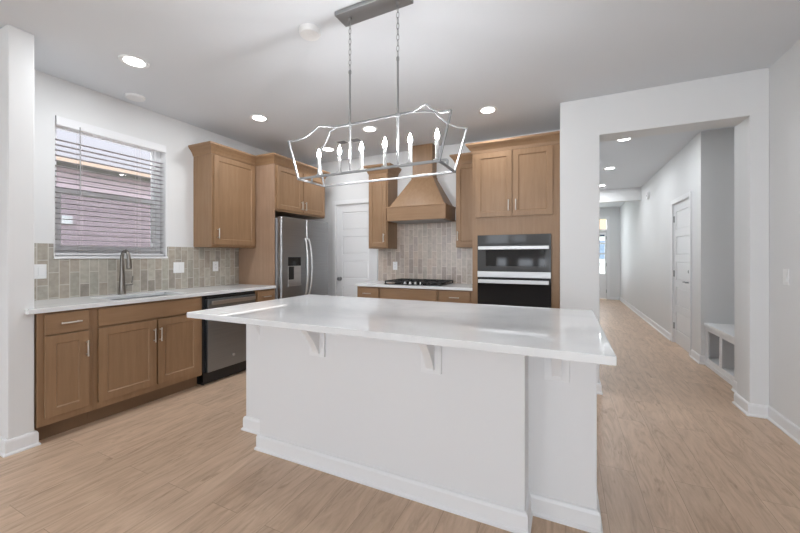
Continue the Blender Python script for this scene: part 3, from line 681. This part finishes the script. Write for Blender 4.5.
# ------------------------------------------------------------------ panel doors (local: x right, front -y, z up)
def panel_door(name, w, h, loc, rz, label, knob_x, lever=False, hinge_x=None, cas=.07, bolt=False, depth=.12):
    t = thing(name, label, 'door', loc, rz); t['kind'] = 'structure'
    g = .003; st = .10; n = 5; rl = .10; ph = (h-.01-.20-.11-rl*(n-1))/n
    b = BM(); y0 = .012
    box(b, g, st, y0, y0+.035, .008, h-g); box(b, w-st, w-g, y0, y0+.035, .008, h-g)
    z = .008; zs = []
    box(b, st, w-st, y0, y0+.035, .008, .20); z = .20
    for i in range(n):
        zs.append((z, z+ph)); top = z+ph
        box(b, st, w-st, y0, y0+.035, top, (top+rl) if i < n-1 else h-g); z = top+rl
    sl = obj('slab', b, M_trim, t, bevel=.002)
    for z0, z1 in zs:
        b = BM(); box(b, st-.002, w-st+.002, y0+.012, y0+.03, z0-.002, z1+.002)
        va = [(st, z0), (w-st, z0), (w-st, z1), (st, z1)]; vb_ = [(st+.022, z0+.022), (w-st-.022, z0+.022), (w-st-.022, z1-.022), (st+.022, z1-.022)]
        A = [b.verts.new((x, y0+.012, zz)) for x, zz in va]; B = [b.verts.new((x, y0+.004, zz)) for x, zz in vb_]
        for k in range(4): b.faces.new((A[k], A[(k+1) % 4], B[(k+1) % 4], B[k]))
        b.faces.new(B); obj('panel', b, M_trim, sl)
    # casing on the room side
    b = BM()
    for (p, q, u, v) in ((-cas, 0, 0, h+cas), (w, w+cas, 0, h+cas), (0, w, h, h+cas)):
        box(b, p, q, -.017, 0, u, v)
    obj('casing', b, M_trim, t, bevel=.004)
    b = BM()
    for (p, q, u, v) in ((-.0, g, 0, h), (w-g, w, 0, h), (0, w, h-g, h)): box(b, p, q, .0, depth, u, v)
    obj('jamb', b, M_trim, t)
    b = BM(); lathe(b, [(.028, 0), (.028, -.006), (.011, -.010), (.010, -.032), (.022, -.038), (.028, -.052), (.022, -.066), (.001, -.070)] if not lever else [(.028, 0), (.028, -.007), (.010, -.010), (.009, -.05), (.001, -.051)], (knob_x, y0, .925), 'Y', 20)
    if lever: tube(b, [(knob_x, y0-.045, .925), (knob_x+.05*(1 if hinge_x < knob_x else 1)*(-1 if hinge_x < knob_x else 1), y0-.047, .928), (knob_x+.11*(-1 if hinge_x < knob_x else 1), y0-.045, .922)], [.009, .008, .007], 10)
    obj('knob' if not lever else 'lever_handle', b, M_silver, sl, smooth=True)
    if bolt:
        b = BM(); lathe(b, [(.026, 0), (.026, -.008), (.018, -.018), (.001, -.02)], (knob_x, y0, 1.065), 'Y', 18); obj('deadbolt', b, M_silver, sl, smooth=True)
    if hinge_x is not None:
        for z in (.25, h/2, h-.22):
            b = BM(); cyl(b, (hinge_x, y0-.008, z-.045), (hinge_x, y0-.008, z+.045), .007, 10); box(b, hinge_x-.022, hinge_x+.022, y0-.006, y0-.001, z-.045, z+.045) if False else box(b, hinge_x-.004, hinge_x+.024, y0-.003, y0-.0005, z-.045, z+.045); obj('hinge', b, M_silver, sl)
    return t
panel_door('door_1', .669, 2.055, (-3.197, BW, 0), 0, 'white five panel pantry door beside the refrigerator', .072, cas=.062)
panel_door('door_2', GY1-GY0, 2.03, (RW, GY1, 0), R(-90), 'white five panel door in right wall of the hall', GY1-GY0-.065, True, .012, cas=.06, bolt=True)
# front door at the end of the hall
t = thing('door_3', 'white front door with glass lites at far end of hall', 'door', (.19, 12.1, 0)); t['kind'] = 'structure'
w = .91; b = BM(); lites = [(.76, 1.03), (1.07, 1.34), (1.38, 1.65), (1.69, 1.93)]; gx0, gx1 = .22, .865
wallbm(b, 'y', .03, .075, .004, w-.004, .01, 2.035, [(gx0, gx1, a, c) for a, c in lites]); sl = obj('slab', b, M_trim, t)
for a, c in lites:
    b = BM(); box(b, gx0, gx1, .05, .056, a, c); obj('window_pane', b, M_glass, sl)
b = BM()
for (p, q, u, v) in ((-.07, 0, 0, 2.47), (w, w+.07, 0, 2.47), (0, w, 2.40, 2.47), (0, w, 2.04, 2.09)): box(b, p, q, -.017, 0, u, v)
obj('casing', b, M_trim, t)
b = BM(); box(b, 0, w, .06, .066, 2.09, 2.40); obj('transom_pane', b, M_glass, t)
for z in (.24, 1.03, 1.83):
    b = BM(); cyl(b, (w-.006, .022, z-.05), (w-.006, .022, z+.05), .009, 8); obj('hinge', b, M_silver, sl)
b = BM(); lathe(b, [(.03, 0), (.03, -.01), (.012, -.014), (.012, -.04), (.028, -.05), (.026, -.07), (.001, -.075)], (.07, .03, .95), 'Y', 16); obj('knob', b, M_silver, sl, smooth=True)
# hall detector
t = thing('door_chime', 'small round white unit high on the right hall wall', 'detector', (RW, 8.11, 2.43), R(-90))
b = BM(); lathe(b, [(.075, 0), (.075, -.018), (.062, -.034), (.001, -.036)], (0, 0, 0), 'Y', 28); obj('body', b, M_plate, t, smooth=True)
b = BM(); lathe(b, [(.02, -.036), (.018, -.039), (.001, -.039)], (0, 0, 0), 'Y', 16); obj('centre_button', b, M_gray, t)
# mudroom bench
t = thing('hall_bench', 'white built in cubby bench in the hall alcove', 'bench', (1.475, 5.254, 0), R(-90))
w = .912
b = BM(); box(b, 0, w, -.012, .52, .452, .487); obj('seat', b, M_trim, t, bevel=.004)
b = BM()
for (p, q) in ((0, .085), (w/2-.034, w/2+.034), (w-.085, w)): box(b, p, q, 0, .02, 0, .452)
box(b, .085, w/2-.034, 0, .02, .405, .452); box(b, w/2+.034, w-.085, 0, .02, .405, .452); box(b, .085, w/2-.034, 0, .02, 0, .09); box(b, w/2+.034, w-.085, 0, .02, 0, .09)
obj('face_frame', b, M_trim, t)
b = BM(); box(b, 0, .018, .02, .5, 0, .452); box(b, w-.018, w, .02, .5, 0, .452); box(b, w/2-.009, w/2+.009, .02, .5, 0, .452); box(b, .018, w-.018, .48, .5, 0, .452); box(b, .018, w-.018, .02, .48, .072, .09)
obj('carcass', b, M_trim, t)
b = BM(); box(b, 0, w, -.010, 0, 0, .04); obj('shoe_moulding', b, M_trim, t)

# ------------------------------------------------------------------ outside
b = BM(); box(b, -24, LW-.2, -14, 24, -.42, -.40); box(b, LW-.2, 22, 12.3, 34, -.42, -.40); g = struct('ground', b, M_grass, 'lawn outside the house', 'ground')
t = thing('house', 'pale neighbour house seen through the kitchen window blind', 'house', (-8.2, 3.5, -.4))
b = BM(); box(b, -4.6, 0, -7, 7, 0, 3.28); hwl = obj('wall', b, M_siding, t)
b = BM(); prism(b, [(.45, 3.27), (.45, 3.36), (-1.1, 6.1), (-5.05, 3.36), (-5.05, 3.27)], lambda p, y: (p[0], y, p[1]), -7.4, 7.4); obj('sun_blocking_roof', b, M_roof, t)  # unseen ridge shaped high to block sun from the kitchen floor
b = BM(); box(b, .45, .48, -7.4, 7.4, 3.27, 3.35); obj('fascia', b, M_soffit, t)
for y, z, w_, h_ in ((-.315, 2.33, .078, .073), (-.447, 1.84, .05, .065)):
    b = BM(); box(b, 0, .06, y-w_, y+w_, z-h_, z+h_); obj('meter_box', b, M_whites, t, bevel=.004)
t = thing('house', 'house across the street seen through the front door glass', 'house', (1.8, 26, -.4))
b = BM(); box(b, -5, 5, 0, 6, 0, 3.2); obj('wall', b, M_whites, t)
b = BM(); prism(b, [(-5.4, 3.1), (5.4, 3.1), (0, 5.6)], lambda p, y: (p[0], y, p[1]), -.3, 6.3); obj('gable', b, M_orange, t)
b = BM(); box(b, -1.0, 1.6, -.05, 0, 1.55, 2.7); obj('window', b, M_blue, t)
b = BM(); box(b, -5, 5, -.12, 0, 3.0, 3.3); obj('shutter_band', b, M_navy, t)
